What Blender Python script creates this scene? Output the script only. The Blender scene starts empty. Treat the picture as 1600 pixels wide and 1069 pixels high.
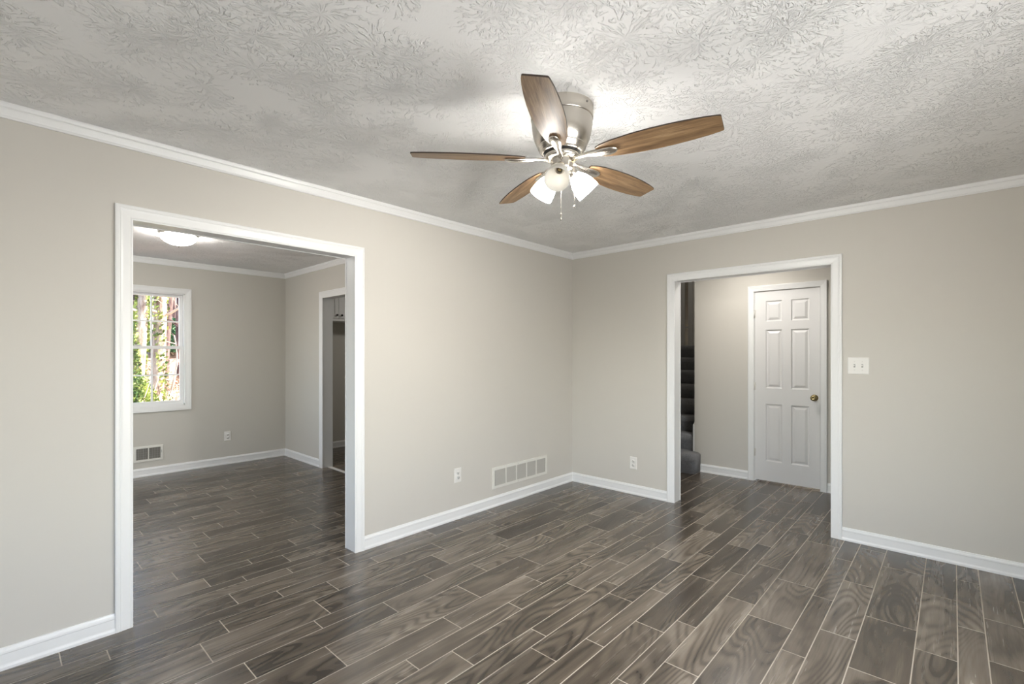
import bpy, math, random
from mathutils import Vector, Matrix
C = bpy.context.scene.collection
S = bpy.context.scene
PI = math.pi
rng = random.Random(7)

# ------------------------------------------------------------------ camera
YAW = 0.744392
cam = bpy.data.cameras.new('camera'); cam_o = bpy.data.objects.new('camera', cam); C.objects.link(cam_o)
cam.sensor_width = 36.0; cam.sensor_fit = 'HORIZONTAL'
cam.lens = 747.92 / 1600 * 36.0
cam.shift_y = (554.19 - 534.5) / 1600
cam.clip_start = 0.05; cam.clip_end = 300
cam_o.location = (3.0097, -4.2223, 1.355)
cam_o.rotation_euler = (PI / 2, 0, YAW)
S.camera = cam_o

# ------------------------------------------------------------------ view, world, lights
S.view_settings.view_transform = 'Standard'
S.view_settings.look = 'None'
S.cycles.use_adaptive_sampling = False
S.cycles.sample_clamp_indirect = 6.0
S.view_settings.exposure = 0.27
S.view_settings.gamma = 1.0
S.view_settings.use_curve_mapping = False

W = bpy.data.worlds.new('world'); S.world = W; W.use_nodes = True
wn = W.node_tree.nodes; wl = W.node_tree.links
sky = wn.new('ShaderNodeTexSky'); sky.sky_type = 'NISHITA'; sky.sun_disc = False
sky.sun_elevation = math.radians(32); sky.sun_rotation = math.radians(20); sky.dust_density = 2.0
wl.new(sky.outputs[0], wn['Background'].inputs[0])
wn['Background'].inputs[1].default_value = 0.8

def light(name, kind, energy, loc, rot, **kw):
    l = bpy.data.lights.new(name, kind); l.energy = energy
    for k, v in kw.items(): setattr(l, k, v)
    o = bpy.data.objects.new(name, l); C.objects.link(o); o.location = loc; o.rotation_euler = rot
    return o
def aim(o, d): o.rotation_euler = Vector(d).to_track_quat('-Z', 'Y').to_euler()
sun = light('sun', 'SUN', 11.5, (0, 0, 20), (0, 0, 0), angle=0.01, color=(1.0, .93, .82))
aim(sun, (-0.45, -1.0, -0.75))
# daylight coming in through the two windows behind the camera
DAY = (1.0, 0.985, 0.965)
SPOT_W = 54.0; SHADE_E = 39.0
d1 = light('window_daylight', 'AREA', 12, (1.90, -6.37, 1.45), (0, 0, 0), shape='RECTANGLE', size=2.2, size_y=1.45, color=DAY)
aim(d1, (-0.05, 1, 0.5))
d3 = light('window_daylight_end', 'AREA', 68, (3.98, -2.90, 1.12), (0, 0, 0), shape='RECTANGLE', size=1.75, size_y=1.1, color=DAY)
aim(d3, (-1, 0.0, -0.28))
# lamps on ceilings the picture does not show: hall, upstairs landing; kitchen disk is added fill for the cabinets
for nm, e, loc in (('hall_lamp_light', 11.5, (1.45, .66, 2.43)), ('kitchen_fill_light', 5.5, (-2.3, -.45, 2.43)), ('landing_lamp_light', 5, (.1, 2.6, 4.18))):
    light(nm, 'AREA', e, loc, (0, 0, 0), shape='DISK', size=.30, color=(1, .96, .90))
d2 = light('dining_fill_light', 'AREA', 34, (-1.9, -6.37, 1.45), (0, 0, 0), shape='RECTANGLE', size=1.3, size_y=1.35, color=DAY)  # unseen fill added to brighten the dining room
aim(d2, (0, 1, 0))

# ------------------------------------------------------------------ mesh helpers
class MB:
    def __init__(s): s.v = []; s.f = []; s.m = []; s.sm = []
    def add(s, vs, fs, mi=0, smooth=False):
        b = len(s.v); s.v += [tuple(v) for v in vs]
        for f in fs: s.f.append([i + b for i in f]); s.m.append(mi); s.sm.append(smooth)
    def box(s, x0, x1, y0, y1, z0, z1, mi=0):
        x0, x1 = min(x0, x1), max(x0, x1); y0, y1 = min(y0, y1), max(y0, y1); z0, z1 = min(z0, z1), max(z0, z1)
        s.add([(x0,y0,z0),(x1,y0,z0),(x1,y1,z0),(x0,y1,z0),(x0,y0,z1),(x1,y0,z1),(x1,y1,z1),(x0,y1,z1)],
              [(0,3,2,1),(4,5,6,7),(0,1,5,4),(1,2,6,5),(2,3,7,6),(3,0,4,7)], mi)
    def lathe(s, prof, n=32, mat=Matrix(), mi=0, smooth=True, cap=True):
        vs = []; fs = []
        for r, z in prof:
            for k in range(n):
                a = 2 * PI * k / n; vs.append(mat @ Vector((r * math.cos(a), r * math.sin(a), z)))
        for i in range(len(prof) - 1):
            for k in range(n):
                k2 = (k + 1) % n; fs.append((i*n+k, i*n+k2, (i+1)*n+k2, (i+1)*n+k))
        s.add(vs, fs, mi, smooth)
        if cap:
            b = len(s.v) - len(vs)
            if prof[0][0] > 1e-5: s.f.append([b + k for k in range(n)][::-1]); s.m.append(mi); s.sm.append(False)
            if prof[-1][0] > 1e-5: s.f.append([b + (len(prof)-1)*n + k for k in range(n)]); s.m.append(mi); s.sm.append(False)
    def tube(s, pts, rad, n=8, mi=0, smooth=True):
        pts = [Vector(p) for p in pts]; R = rad if isinstance(rad, (list, tuple)) else [rad] * len(pts)
        vs = []; fs = []
        for i, p in enumerate(pts):
            d = (pts[min(i+1, len(pts)-1)] - pts[max(i-1, 0)]).normalized()
            u = d.orthogonal().normalized() if abs(d.z) > .99 else d.cross(Vector((0,0,1))).normalized()
            w = d.cross(u)
            for k in range(n):
                a = 2*PI*k/n; vs.append(p + (u*math.cos(a) + w*math.sin(a)) * R[i])
        for i in range(len(pts)-1):
            for k in range(n):
                k2 = (k+1) % n; fs.append((i*n+k, i*n+k2, (i+1)*n+k2, (i+1)*n+k))
        fs.append(tuple(range(n))[::-1]); fs.append(tuple((len(pts)-1)*n + k for k in range(n)))
        s.add(vs, fs, mi, smooth)
    def loft(s, rings, mi=0, smooth=False, closed=True, caps=True):
        n = len(rings[0]); vs = [v for r in rings for v in r]; fs = []
        for i in range(len(rings)-1):
            for k in range(n if closed else n-1):
                k2 = (k+1) % n; fs.append((i*n+k, i*n+k2, (i+1)*n+k2, (i+1)*n+k))
        if caps: fs.append(tuple(range(n))[::-1]); fs.append(tuple((len(rings)-1)*n+k for k in range(n)))
        s.add(vs, fs, mi, smooth)
    def build(s, name, mats, parent=None, recalc=True, bevel=0, loc=None):
        import bmesh
        me = bpy.data.meshes.new(name); me.from_pydata(s.v, [], s.f)
        if not isinstance(mats, (list, tuple)): mats = [mats]
        for m in mats: me.materials.append(m)
        me.polygons.foreach_set('material_index', s.m); me.polygons.foreach_set('use_smooth', s.sm)
        if recalc:
            bm = bmesh.new(); bm.from_mesh(me); bmesh.ops.recalc_face_normals(bm, faces=bm.faces[:]); bm.to_mesh(me); bm.free()
        me.update()
        o = bpy.data.objects.new(name, me); C.objects.link(o)
        if parent: o.parent = parent
        if loc: o.location = loc
        if bevel:
            b = o.modifiers.new('bevel', 'BEVEL'); b.width = bevel; b.segments = 2; b.limit_method = 'ANGLE'; b.harden_normals = True
        return o

def tag(o, label, cat, group=None, kind=None):
    o['label'] = label; o['category'] = cat
    if group: o['group'] = group
    if kind: o['kind'] = kind
    return o
def empty(name, loc, label=None, cat=None, group=None):
    o = bpy.data.objects.new(name, None); C.objects.link(o); o.location = loc; o.empty_display_size = .1
    if label: tag(o, label, cat, group)
    return o
def struct(o, label=None):
    o['kind'] = 'structure'
    if label: o['label'] = label
    return o

# ------------------------------------------------------------------ material helpers
def s2l(c):
    return tuple(((x/255)/12.92 if x/255 <= .04045 else ((x/255+.055)/1.055)**2.4) for x in c)
class NT:
    def __init__(s, name):
        s.mat = bpy.data.materials.new(name); s.mat.use_nodes = True
        s.n = s.mat.node_tree.nodes; s.l = s.mat.node_tree.links; s.b = s.n['Principled BSDF']
    def new(s, t, **kw):
        x = s.n.new(t)
        for k, v in kw.items(): setattr(x, k, v)
        return x
    def link(s, a, b): s.l.new(a, b)
    def val(s, inp, v):
        if isinstance(v, bpy.types.NodeSocket): s.l.new(v, inp)
        else: inp.default_value = v
    def math(s, op, a, b=0.0, c=None, clamp=False):
        m = s.new('ShaderNodeMath', operation=op, use_clamp=clamp); s.val(m.inputs[0], a); s.val(m.inputs[1], b)
        if c is not None: s.val(m.inputs[2], c)
        return m.outputs[0]
    def vmath(s, op, a, b):
        m = s.new('ShaderNodeVectorMath', operation=op); s.val(m.inputs[0], a); s.val(m.inputs[1], b); return m.outputs[0]
    def noise(s, vec, scale, detail=2, rough=.5, dist=0, dim='3D'):
        x = s.new('ShaderNodeTexNoise', noise_dimensions=dim); s.val(x.inputs['Vector'], vec)
        x.inputs['Scale'].default_value = scale; x.inputs['Detail'].default_value = detail
        x.inputs['Roughness'].default_value = rough; x.inputs['Distortion'].default_value = dist
        return x.outputs['Fac']
    def ramp(s, fac, stops, interp='LINEAR'):
        r = s.new('ShaderNodeValToRGB'); s.val(r.inputs[0], fac); e = r.color_ramp; e.interpolation = interp
        while len(e.elements) < len(stops): e.elements.new(.5)
        for el, (p, c) in zip(e.elements, stops):
            el.position = p; el.color = (*c, 1) if len(c) == 3 else c
        return r.outputs[0]
    def maprange(s, v, a, b, c, d):
        m = s.new('ShaderNodeMapRange'); s.val(m.inputs[0], v)
        for i, x in enumerate((a, b, c, d)): m.inputs[i+1].default_value = x
        return m.outputs[0]
    def mix(s, fac, a, b, mode='MIX'):
        m = s.new('ShaderNodeMix', data_type='RGBA', blend_type=mode)
        s.val(m.inputs[0], fac)
        for i, x in ((6, a), (7, b)):
            if isinstance(x, bpy.types.NodeSocket): s.link(x, m.inputs[i])
            else: m.inputs[i].default_value = (*x, 1)
        return m.outputs[2]
    def bump(s, h, strength, dist):
        b = s.new('ShaderNodeBump'); b.inputs['Strength'].default_value = strength; b.inputs['Distance'].default_value = dist
        s.link(h, b.inputs['Height']); s.link(b.outputs[0], s.b.inputs['Normal']); return b
    def pos(s): return s.new('ShaderNodeNewGeometry').outputs['Position']
    def obj(s): return s.new('ShaderNodeTexCoord').outputs['Object']
def plain(name, col, rough=.5, metal=0, spec=.5, **kw):
    t = NT(name); t.b.inputs['Base Color'].default_value = (*col, 1); t.b.inputs['Roughness'].default_value = rough
    t.b.inputs['Metallic'].default_value = metal; t.b.inputs['Specular IOR Level'].default_value = spec
    return t
def scaled(t, vec, sc):
    return t.vmath('MULTIPLY', vec, sc)

# painted wall
def wall_mat(name, col):
    t = plain(name, col, .62, spec=.3); p = t.pos()
    st = t.noise(scaled(t, p, (40, 40, 1.2)), 1.0, 3)
    mo = t.noise(p, .9, 2)
    t.link(t.mix(t.math('MULTIPLY', mo, .22), col, tuple(c * .93 for c in col)), t.b.inputs['Base Color'])
    t.bump(st, .12, .002)
    return t.mat
M_WALL = wall_mat('greige_wall_paint', (.62, .592, .54))
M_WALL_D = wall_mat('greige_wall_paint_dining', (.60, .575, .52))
# white trim
t = plain('white_trim_paint', (.83, .83, .82), .32, spec=.5); t.bump(t.noise(t.pos(), 60, 2), .03, .002); M_TRIM = t.mat
t = plain('white_door_paint', (.78, .77, .76), .36, spec=.5)
t.bump(t.noise(scaled(t, t.pos(), (160, 160, 7)), 1, 3), .10, .0015); M_DOOR = t.mat
M_PLATE = plain('white_plastic', (.82, .80, .76), .35).mat
M_DARK = plain('dark_slot', (.02, .019, .017), .7).mat
M_GRILLE = plain('white_enamel', (.76, .74, .68), .4).mat
M_LOUVER = plain('louver_enamel', (.50, .48, .44), .45).mat
M_DUCT_SHADE = plain('duct_shade', (.16, .15, .135), .8).mat  # dark tone painted as the shade behind louvers and fins

# stomped ceiling
def ceiling_mat():
    t = plain('stomped_ceiling_paint', (.90, .895, .885), .6, spec=.25); p = t.pos()
    hs = None
    for k, (sc, off, fr) in enumerate(((3.5, (0, 0, 0), 14), (4.1, (5.37, 2.11, 0), 13), (4.6, (1.7, 8.3, 0), 13))):
        q = t.vmath('ADD', t.vmath('MULTIPLY', p, (1, 1, 0)), off)
        warp = t.new('ShaderNodeTexNoise', noise_dimensions='2D'); t.link(q, warp.inputs['Vector']); warp.inputs['Scale'].default_value = 9
        q = t.vmath('ADD', q, t.vmath('MULTIPLY', t.vmath('SUBTRACT', warp.outputs['Color'], (.5, .5, .5)), (.05, .05, 0)))
        vo = t.new('ShaderNodeTexVoronoi', voronoi_dimensions='2D'); t.link(q, vo.inputs['Vector']); vo.inputs['Scale'].default_value = sc
        d = t.vmath('SUBTRACT', q, vo.outputs['Position'])
        sx = t.new('ShaderNodeSeparateXYZ'); t.link(d, sx.inputs[0])
        ang = t.math('ARCTAN2', sx.outputs[1], sx.outputs[0])
        rad = t.math('MULTIPLY', vo.outputs['Distance'], 1.0 / sc) if False else vo.outputs['Distance']
        cs = t.new('ShaderNodeSeparateXYZ'); t.link(vo.outputs['Color'], cs.inputs[0])
        cb = t.new('ShaderNodeCombineXYZ')
        t.link(t.math('MULTIPLY', ang, fr / 2.2), cb.inputs[0]); t.link(t.math('MULTIPLY', rad, 6.5), cb.inputs[1])
        t.link(t.math('MULTIPLY', cs.outputs[0], 60), cb.inputs[2])
        nz = t.noise(cb.outputs[0], 1.0, 2.5, .6, .5)
        ridge = t.ramp(nz, [(.53, (0, 0, 0)), (.61, (1, 1, 1)), (.72, (1, 1, 1))])
        mask = t.ramp(rad, [(.02, (.25, .25, .25)), (.12, (1, 1, 1)), (.42, (1, 1, 1)), (.68, (0, 0, 0))])
        on = t.ramp(cs.outputs[1], [(.22, (0, 0, 0)), (.34, (1, 1, 1))])
        h = t.math('MULTIPLY', t.math('MULTIPLY', ridge, mask), on)
        hs = h if hs is None else t.math('MAXIMUM', hs, h)
    fine = t.noise(p, 130, 3, .6)
    h = t.math('ADD', hs, t.math('MULTIPLY', fine, .10))
    t.bump(h, .80, .0066)
    return t.mat
M_CEIL = ceiling_mat()

# wood-look floor tile, one tint and grain offset per tile (attribute 'rnd')
def floor_mat():
    t = NT('grey_brown_wood_tile'); p = t.pos()
    at = t.new('ShaderNodeAttribute', attribute_name='rnd'); sp = t.new('ShaderNodeSeparateXYZ'); t.link(at.outputs['Vector'], sp.inputs[0])
    off = t.vmath('MULTIPLY', at.outputs['Vector'], (17, 43, 29))
    q = t.vmath('ADD', p, off)
    q1 = scaled(t, q, (1, .20, 1))
    jit = t.noise(scaled(t, q, (60, 7, 1)), 1, 2, .6)
    big = t.math('ADD', t.noise(q1, 5.0, 1.0, .4, .15), t.math('MULTIPLY', jit, .005))
    rings = t.math('SINE', t.math('MULTIPLY', big, 120))
    rings = t.math('POWER', t.maprange(rings, -1, 1, 0, 1), 1.8)
    rmask = t.ramp(t.noise(t.vmath('ADD', q1, (7, 3, 1)), 3.2, 1), [(.40, (.12, .12, .12)), (.56, (1, 1, 1))])
    streak = t.noise(scaled(t, q, (22, 1.0, 1)), 1, 4, .62)
    cloud = t.noise(scaled(t, q, (8, 1.8, 1)), 1, 2, .5, .5)
    fine = t.noise(scaled(t, q, (240, 9, 1)), 1, 3, .7)
    tone = t.math('MULTIPLY', t.math('SUBTRACT', sp.outputs[0], .5), .28)
    v = t.math('ADD', .42, tone)
    v = t.math('ADD', v, t.math('MULTIPLY', t.math('SUBTRACT', streak, .5), .55))
    v = t.math('ADD', v, t.math('MULTIPLY', t.math('SUBTRACT', cloud, .5), .85))
    v = t.math('ADD', v, t.math('MULTIPLY', t.math('MULTIPLY', t.math('SUBTRACT', .36, rings), rmask), .28))
    v = t.math('ADD', v, t.math('MULTIPLY', t.math('SUBTRACT', fine, .5), .22))
    col = t.ramp(v, [(.05, s2l((44, 37, 31))), (.40, s2l((84, 75, 65))), (.66, s2l((116, 106, 94))), (.95, s2l((152, 141, 127)))])
    t.link(col, t.b.inputs['Base Color'])
    t.link(t.maprange(streak, .3, .7, .22, .29), t.b.inputs['Roughness'])
    t.b.inputs['Specular IOR Level'].default_value = .8
    t.bump(fine, .04, .0008)
    return t.mat
M_TILE = floor_mat()
M_GROUT = plain('pale_grout', s2l((186, 176, 162)), .75).mat

# carpet
t = plain('grey_carpet', s2l((98, 98, 100)), .95, spec=.1); p = t.pos()
cn = t.noise(p, 190, 4, .7); t.link(t.mix(t.ramp(cn, [(.35, (0,0,0)), (.65, (1,1,1))]), s2l((84, 84, 86)), s2l((168, 168, 171))), t.b.inputs['Base Color'])
t.b.inputs['Sheen Weight'].default_value = .3
t.bump(t.noise(p, 120, 3, .7), .9, .012); M_CARPET = t.mat
# metals
def brushed(name, col, rough):
    t = plain(name, col, rough, 1.0); t.bump(t.noise(scaled(t, t.obj(), (3, 3, 260)), 1, 2), .06, .001); return t.mat
M_NICKEL = brushed('brushed_nickel', (.66, .62, .56), .27)
M_SCREW = plain('screw_steel', (.25, .23, .21), .4, 1).mat
M_BRASS = plain('aged_brass', (.36, .29, .15), .22, 1).mat
M_BLACKMETAL = plain('black_metal', (.03, .028, .025), .4, .6).mat
M_HINGE = plain('painted_hinge', (.66, .64, .60), .4).mat
# fan blade wood, local x runs along the blade
t = plain('driftwood_laminate', (.3, .2, .1), .42, spec=.4); p = t.obj()
oi = t.new('ShaderNodeObjectInfo'); p2 = t.vmath('ADD', p, t.vmath('MULTIPLY', t.new('ShaderNodeCombineXYZ').outputs[0], (1, 1, 1)))
a = t.noise(scaled(t, p, (3.2, 34, 8)), 1, 4, .62, .4); b = t.noise(scaled(t, p, (9, 260, 8)), 1, 3, .6)
v = t.math('ADD', t.math('MULTIPLY', a, .8), t.math('MULTIPLY', b, .32))
t.link(t.ramp(v, [(.34, s2l((72, 53, 36))), (.50, s2l((116, 90, 63))), (.66, s2l((152, 124, 92))), (.82, s2l((178, 152, 120)))]), t.b.inputs['Base Color'])
t.bump(b, .15, .001); M_BLADE = t.mat
M_BLADE_EDGE = plain('blade_dark_edge', s2l((62, 50, 42)), .5).mat
# lamps
def emit(name, col, e, base=(.9, .9, .88)):
    t = plain(name, base, .35); t.b.inputs['Emission Color'].default_value = (*col, 1); t.b.inputs['Emission Strength'].default_value = e
    return t.mat
M_SHADE_LIT = emit('lit_frosted_glass', (1, .97, .92), SHADE_E, (.5, .5, .48))
M_BULB = emit('lit_bulb', (1, .93, .83), 25.0, (.5, .5, .48))
M_DOME = emit('lit_dome_glass', (1, .965, .91), 60)
t = plain('frosted_white_glass', (.90, .89, .86), .3); tl = t.new('ShaderNodeBsdfTranslucent'); tl.inputs[0].default_value = (.92, .90, .86, 1)
mx = t.new('ShaderNodeMixShader'); mx.inputs[0].default_value = .5
t.link(t.b.outputs[0], mx.inputs[1]); t.link(tl.outputs[0], mx.inputs[2]); t.link(mx.outputs[0], t.n['Material Output'].inputs[0]); M_SHADE = t.mat
# window glass (thin): see-through with a faint gloss
t = NT('window_glass'); tr = t.new('ShaderNodeBsdfTransparent'); tr.inputs[0].default_value = (.97, .98, .98, 1)
gl = t.new('ShaderNodeBsdfGlossy'); gl.inputs['Roughness'].default_value = .02
mx = t.new('ShaderNodeMixShader'); mx.inputs[0].default_value = .05
t.link(tr.outputs[0], mx.inputs[1]); t.link(gl.outputs[0], mx.inputs[2]); t.link(mx.outputs[0], t.n['Material Output'].inputs[0]); M_GLASS = t.mat
M_CAB = plain('white_cabinet_paint', (.84, .83, .81), .4).mat
M_UPDOOR = plain('upstairs_door_dim_grey', (.55, .54, .51), .5).mat  # grey puts the dim upstairs light into door and casing colour

# ------------------------------------------------------------------ setting: dimensions
ZC = 2.44
XE, YB = 3.80, -6.20          # living room: right-hand end wall and the wall behind the camera
XD, YD = -3.60, -1.55         # dining room: window wall and the wall with the kitchen doorway
YH = 1.335                    # hall: wall with the panel door
T = .115

def wall(name, axis, p0, p1, a0, a1, z0, z1, holes, mat, label=None):
    """slab between p0 and p1 along `axis`, spanning a0..a1 x z0..z1, with rectangular holes (a,b,za,zb)"""
    A = sorted({a0, a1, *[h[0] for h in holes], *[h[1] for h in holes]}); Z = sorted({z0, z1, *[h[2] for h in holes], *[h[3] for h in holes]})
    inh = lambda a, z: any(h[0] < a < h[1] and h[2] < z < h[3] for h in holes)
    m = MB(); P = lambda p, a, z: (p, a, z) if axis == 'x' else (a, p, z)
    cell = lambda i, j: 0 <= i < len(A)-1 and 0 <= j < len(Z)-1 and not inh((A[i]+A[i+1])/2, (Z[j]+Z[j+1])/2)
    for i in range(len(A)-1):
        for j in range(len(Z)-1):
            if not cell(i, j): continue
            a, b, c, d = A[i], A[i+1], Z[j], Z[j+1]
            for p in (p0, p1): m.add([P(p,a,c), P(p,b,c), P(p,b,d), P(p,a,d)], [(0,1,2,3)])
            for (di, dj, q) in ((-1,0,((a,c),(a,d))), (1,0,((b,c),(b,d))), (0,-1,((a,c),(b,c))), (0,1,((a,d),(b,d)))):
                if not cell(i+di, j+dj):
                    (u0,v0),(u1,v1) = q; m.add([P(p0,u0,v0), P(p0,u1,v1), P(p1,u1,v1), P(p1,u0,v0)], [(0,1,2,3)])
    import bmesh
    o = m.build(name, mat, recalc=False)
    bm = bmesh.new(); bm.from_mesh(o.data); bmesh.ops.remove_doubles(bm, verts=bm.verts[:], dist=1e-5)
    bmesh.ops.recalc_face_normals(bm, faces=bm.faces[:]); bm.to_mesh(o.data); bm.free()
    return struct(o, label)

OL = (-3.748, -2.547, 2.024)      # opening to the dining room: y0, y1, head
OR = (1.143, 2.343, 2.024)        # opening to the hall: x0, x1, head
OK = (-2.510, -1.700, 2.027)      # kitchen doorway: x0, x1, head
DH = (1.433, 2.045, 2.031)        # hall door
J = .02                           # jamb boards
WZ = ZC + .12
wall('wall_left', 'x', -T, 0, YB, 0, 0, WZ, [(OL[0]-J, OL[1]+J, -.1, OL[2]+J)], M_WALL)
wall('wall_right', 'y', 0, T, -.5, XE, 0, WZ, [(OR[0]-J, OR[1]+J, -.1, OR[2]+J)], M_WALL)
wall('wall_end', 'x', XE, XE+T, YB, 1.6, 0, WZ, [(-3.80, -2.00, .60, 1.85)], M_WALL)
wall('wall_back', 'y', YB-T, YB, XD-T, XE+T, 0, WZ, [(.95, 3.25, .72, 2.16), (-2.60, -1.20, .72, 2.12)], M_WALL)
wall('wall_dining_window', 'x', XD-T, XD, YB, 0.9, 0, WZ, [(-3.575, -2.695, .772, 2.06)], M_WALL_D)
wall('wall_dining_kitchen', 'y', YD, YD+T, XD, -T, 0, WZ, [(OK[0]-J, OK[1]+J, -.1, OK[2]+J)], M_WALL_D)
wall('wall_kitchen_far', 'y', .9, .9+T, XD-T, -.5, 0, WZ, [], M_WALL_D)
wall('wall_kitchen_side', 'x', -.5-T, -.5, YD+T, 5.2, 0, 4.3, [], M_WALL_D)
wall('wall_hall', 'y', YH, YH+T, .79, XE, 0, WZ, [(DH[0]-.012, DH[1]+.012, -.1, DH[2]+.012)], M_WALL)
wall('wall_stair', 'x', .79, .79+T, YH+T, 5.2, 0, 4.3, [], M_WALL)
wall('wall_closet', 'y', YH+.75, YH+.8, .9, 2.6, 0, WZ, [], M_WALL)
wall('wall_landing', 'y', 3.62, 3.72, -.5, .79, 1.4, 4.3, [(-.86, -.215, 1.4, 3.54)], M_WALL)
wall('wall_landing_beyond', 'y', 5.1, 5.2, -.5, .79, 1.3, 4.3, [], M_WALL)

def slab(name, x0, x1, y0, y1, z0, z1, mat):
    m = MB(); m.box(x0, x1, y0, y1, z0, z1); return struct(m.build(name, mat))
slab('ceiling', 0, XE, YB, 0, ZC, ZC+.1, M_CEIL)
slab('ceiling_dining', XD, -T, YB, YD, ZC, ZC+.1, M_CEIL)
slab('ceiling_kitchen', XD, -.5-T, YD+T, .9, ZC, ZC+.1, M_CEIL)
slab('ceiling_hall', .2, XE, T, YH, ZC, ZC+.1, M_CEIL)
slab('ceiling_stair', -.6, .9, .2, 5.3, 4.2, 4.3, M_CEIL)
wall('wall_stair_front', 'y', T, T+.06, -.5, .9, ZC+.1, 4.3, [], M_WALL)
wall('wall_stair_header', 'x', .79, .9, T+.06, YH+T, ZC+.1, 4.3, [], M_WALL)

# ------------------------------------------------------------------ floor of wood-look tiles laid in rows of mixed widths
rows = [(-3.62,-3.44,-3.2),(-3.44,-3.25,-2.7),(-3.25,-3.16,-3.0),(-3.16,-3.01,-2.4),(-3.01,-2.82,-3.010),(-2.82,-2.71,-2.5),(-2.71,-2.55,-2.915),(-2.55,-2.36,-2.620),
 (-2.36,-2.21,-2.806),(-2.21,-2.09,-3.100),(-2.09,-1.95,-2.701),(-1.95,-1.845,-2.522),(-1.845,-1.675,-2.86),(-1.675,-1.59,-3.094,-2.413),(-1.59,-1.44,-2.795,-2.106),
 (-1.44,-1.343,-3.234,-2.646),(-1.343,-1.2,-2.995,-2.218),(-1.2,-1.006,-3.136,-2.337),(-1.006,-.912,-2.544),(-.912,-.757,-3.582,-2.889),(-.757,-.571,-3.282,-2.497),
 (-.571,-.420,-3.466,-2.756),(-.420,-.328,-3.081),(-.328,-.179,-3.358,-2.897),(-.179,-.102,-3.189),(-.102,-.004,-3.643,-2.958),(-.004,.156,-3.316,-2.667),
 (.156,.259,-3.119,-2.517),(.259,.415,-3.439,-2.872),(.415,.617,-3.564,-3.022),(.617,.717,-2.426,-1.084-.68),(.717,.866,-3.473,-2.775),(.866,1.073,-3.176,-2.377),
 (1.073,1.223,-2.649,-2.012),(1.223,1.324,-2.979,-2.313),(1.324,1.474,-2.800,-1.914),(1.474,1.572,-2.418,-1.736),(1.572,1.722,-2.536,-1.189-.66),(1.722,1.822,-2.304,-1.637),
 (1.822,1.975,-2.006,-1.307),(1.975,2.074,-2.452,-1.859),(2.074,2.223,-2.212,-1.427),(2.223,2.428,-1.553,-1.002),(2.428,2.526,-1.764,-1.09),(2.526,2.674,-1.452,-.759),
 (2.674,2.880,-1.706,-1.152),(2.880,3.026,-1.338,-.630),(3.026,3.126,-.954,-.284),(3.126,3.274,-1.234,-.768),(3.274,3.42,-1.0,-.4),(3.42,3.52,-.9,-.2),(3.52,3.67,-1.2,-.5),
 (3.67,3.87,-.8,-.1),(3.87,3.92,-1.1,-.5)]
PER = 1.350; G = .0023
fm = MB(); cols = []
Y0, Y1 = YB - .05, 2.1
for r in rows:
    x0, x1 = r[0], r[1]
    js = [r[2], r[3]] if len(r) > 3 else [r[2], r[2] + .68 + rng.uniform(-.05, .05)]
    ys = sorted({round(j + k * PER, 4) for j in js for k in range(-6, 7)})
    ys = [Y0] + [y for y in ys if Y0 + .05 < y < Y1 - .05] + [Y1]
    for a, b in zip(ys[:-1], ys[1:]):
        fm.add([(x0+G, a+G, 0), (x1-G, a+G, 0), (x1-G, b-G, 0), (x0+G, b-G, 0)], [(0,1,2,3)], 0); cols.append((rng.random(), rng.random(), rng.random()))
fm.add([(XD-T, Y0, -.0007), (XE+T, Y0, -.0007), (XE+T, Y1, -.0007), (XD-T, Y1, -.0007)], [(0,1,2,3)], 1); cols.append((0, 0, 0))
fm.add([(XD-T, Y0, -.2), (XE+T, Y0, -.2), (XE+T, Y1, -.2), (XD-T, Y1, -.2)], [(3,2,1,0)], 1); cols.append((0, 0, 0))
fl = fm.build('floor', [M_TILE, M_GROUT], recalc=False); struct(fl, 'dark grey-brown wood-look tile floor with pale grout')
at = fl.data.attributes.new('rnd', 'FLOAT_VECTOR', 'FACE'); at.data.foreach_set('vector', [c for q in cols for c in q])

# ------------------------------------------------------------------ trim: casings, jambs, baseboards, crown
CAS = [(0, 0), (0, .0105), (.006, .0125), (.010, .011), (.013, .0125), (.040, .0155), (.048, .0175), (.052, .016), (.057, .0185), (.066, .0185), (.070, .016), (.070, 0)]
def casing(name, F, u0, u1, v0, v1, w=.070, closed=False, parent=None, mat=None):
    """moulding swept round an opening; F(u, v, n) maps to space; u0..u1 x v0..v1 is the clear opening"""
    k = w / .070; rings = []
    if closed: corners = [(-1,-1), (-1,1), (1,1), (1,-1), (-1,-1)]
    for c in ([(-1,0), (-1,1), (1,1), (1,0)] if not closed else corners):
        ring = []
        for (a, n) in CAS:
            a *= k
            u = u0 - a if c[0] < 0 else u1 + a
            v = (v1 + a if c[1] > 0 else (v0 - a if c[1] < 0 else v0)); ring.append(F(u, v, n))
        rings.append(ring)
    m = MB(); m.loft(rings, caps=not closed)
    o = m.build(name, mat or M_TRIM, parent)
    return o if parent else struct(o)
def jamb(name, axis, p0, p1, a0, a1, z1, e=.004):
    m = MB()
    B = (lambda a, b, c, d: m.box(p0, p1, a, b, c, d)) if axis == 'x' else (lambda a, b, c, d: m.box(a, b, p0, p1, c, d))
    B(a0-J, a0-e, 0, z1+J); B(a1+e, a1+J, 0, z1+J); B(a0-e, a1+e, z1+e, z1+J)
    return struct(m.build(name, M_TRIM))
casing('trim_1', lambda u, v, n: (n, u, v), OL[0], OL[1], 0, OL[2]); jamb('trim_2', 'x', -T-.002, .002, *OL)
casing('trim_3', lambda u, v, n: (-T-n, u, v), OL[0], OL[1], 0, OL[2])
casing('trim_4', lambda u, v, n: (u, -n, v), OR[0], OR[1], 0, OR[2]); jamb('trim_5', 'y', -.002, T+.002, *OR)
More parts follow.
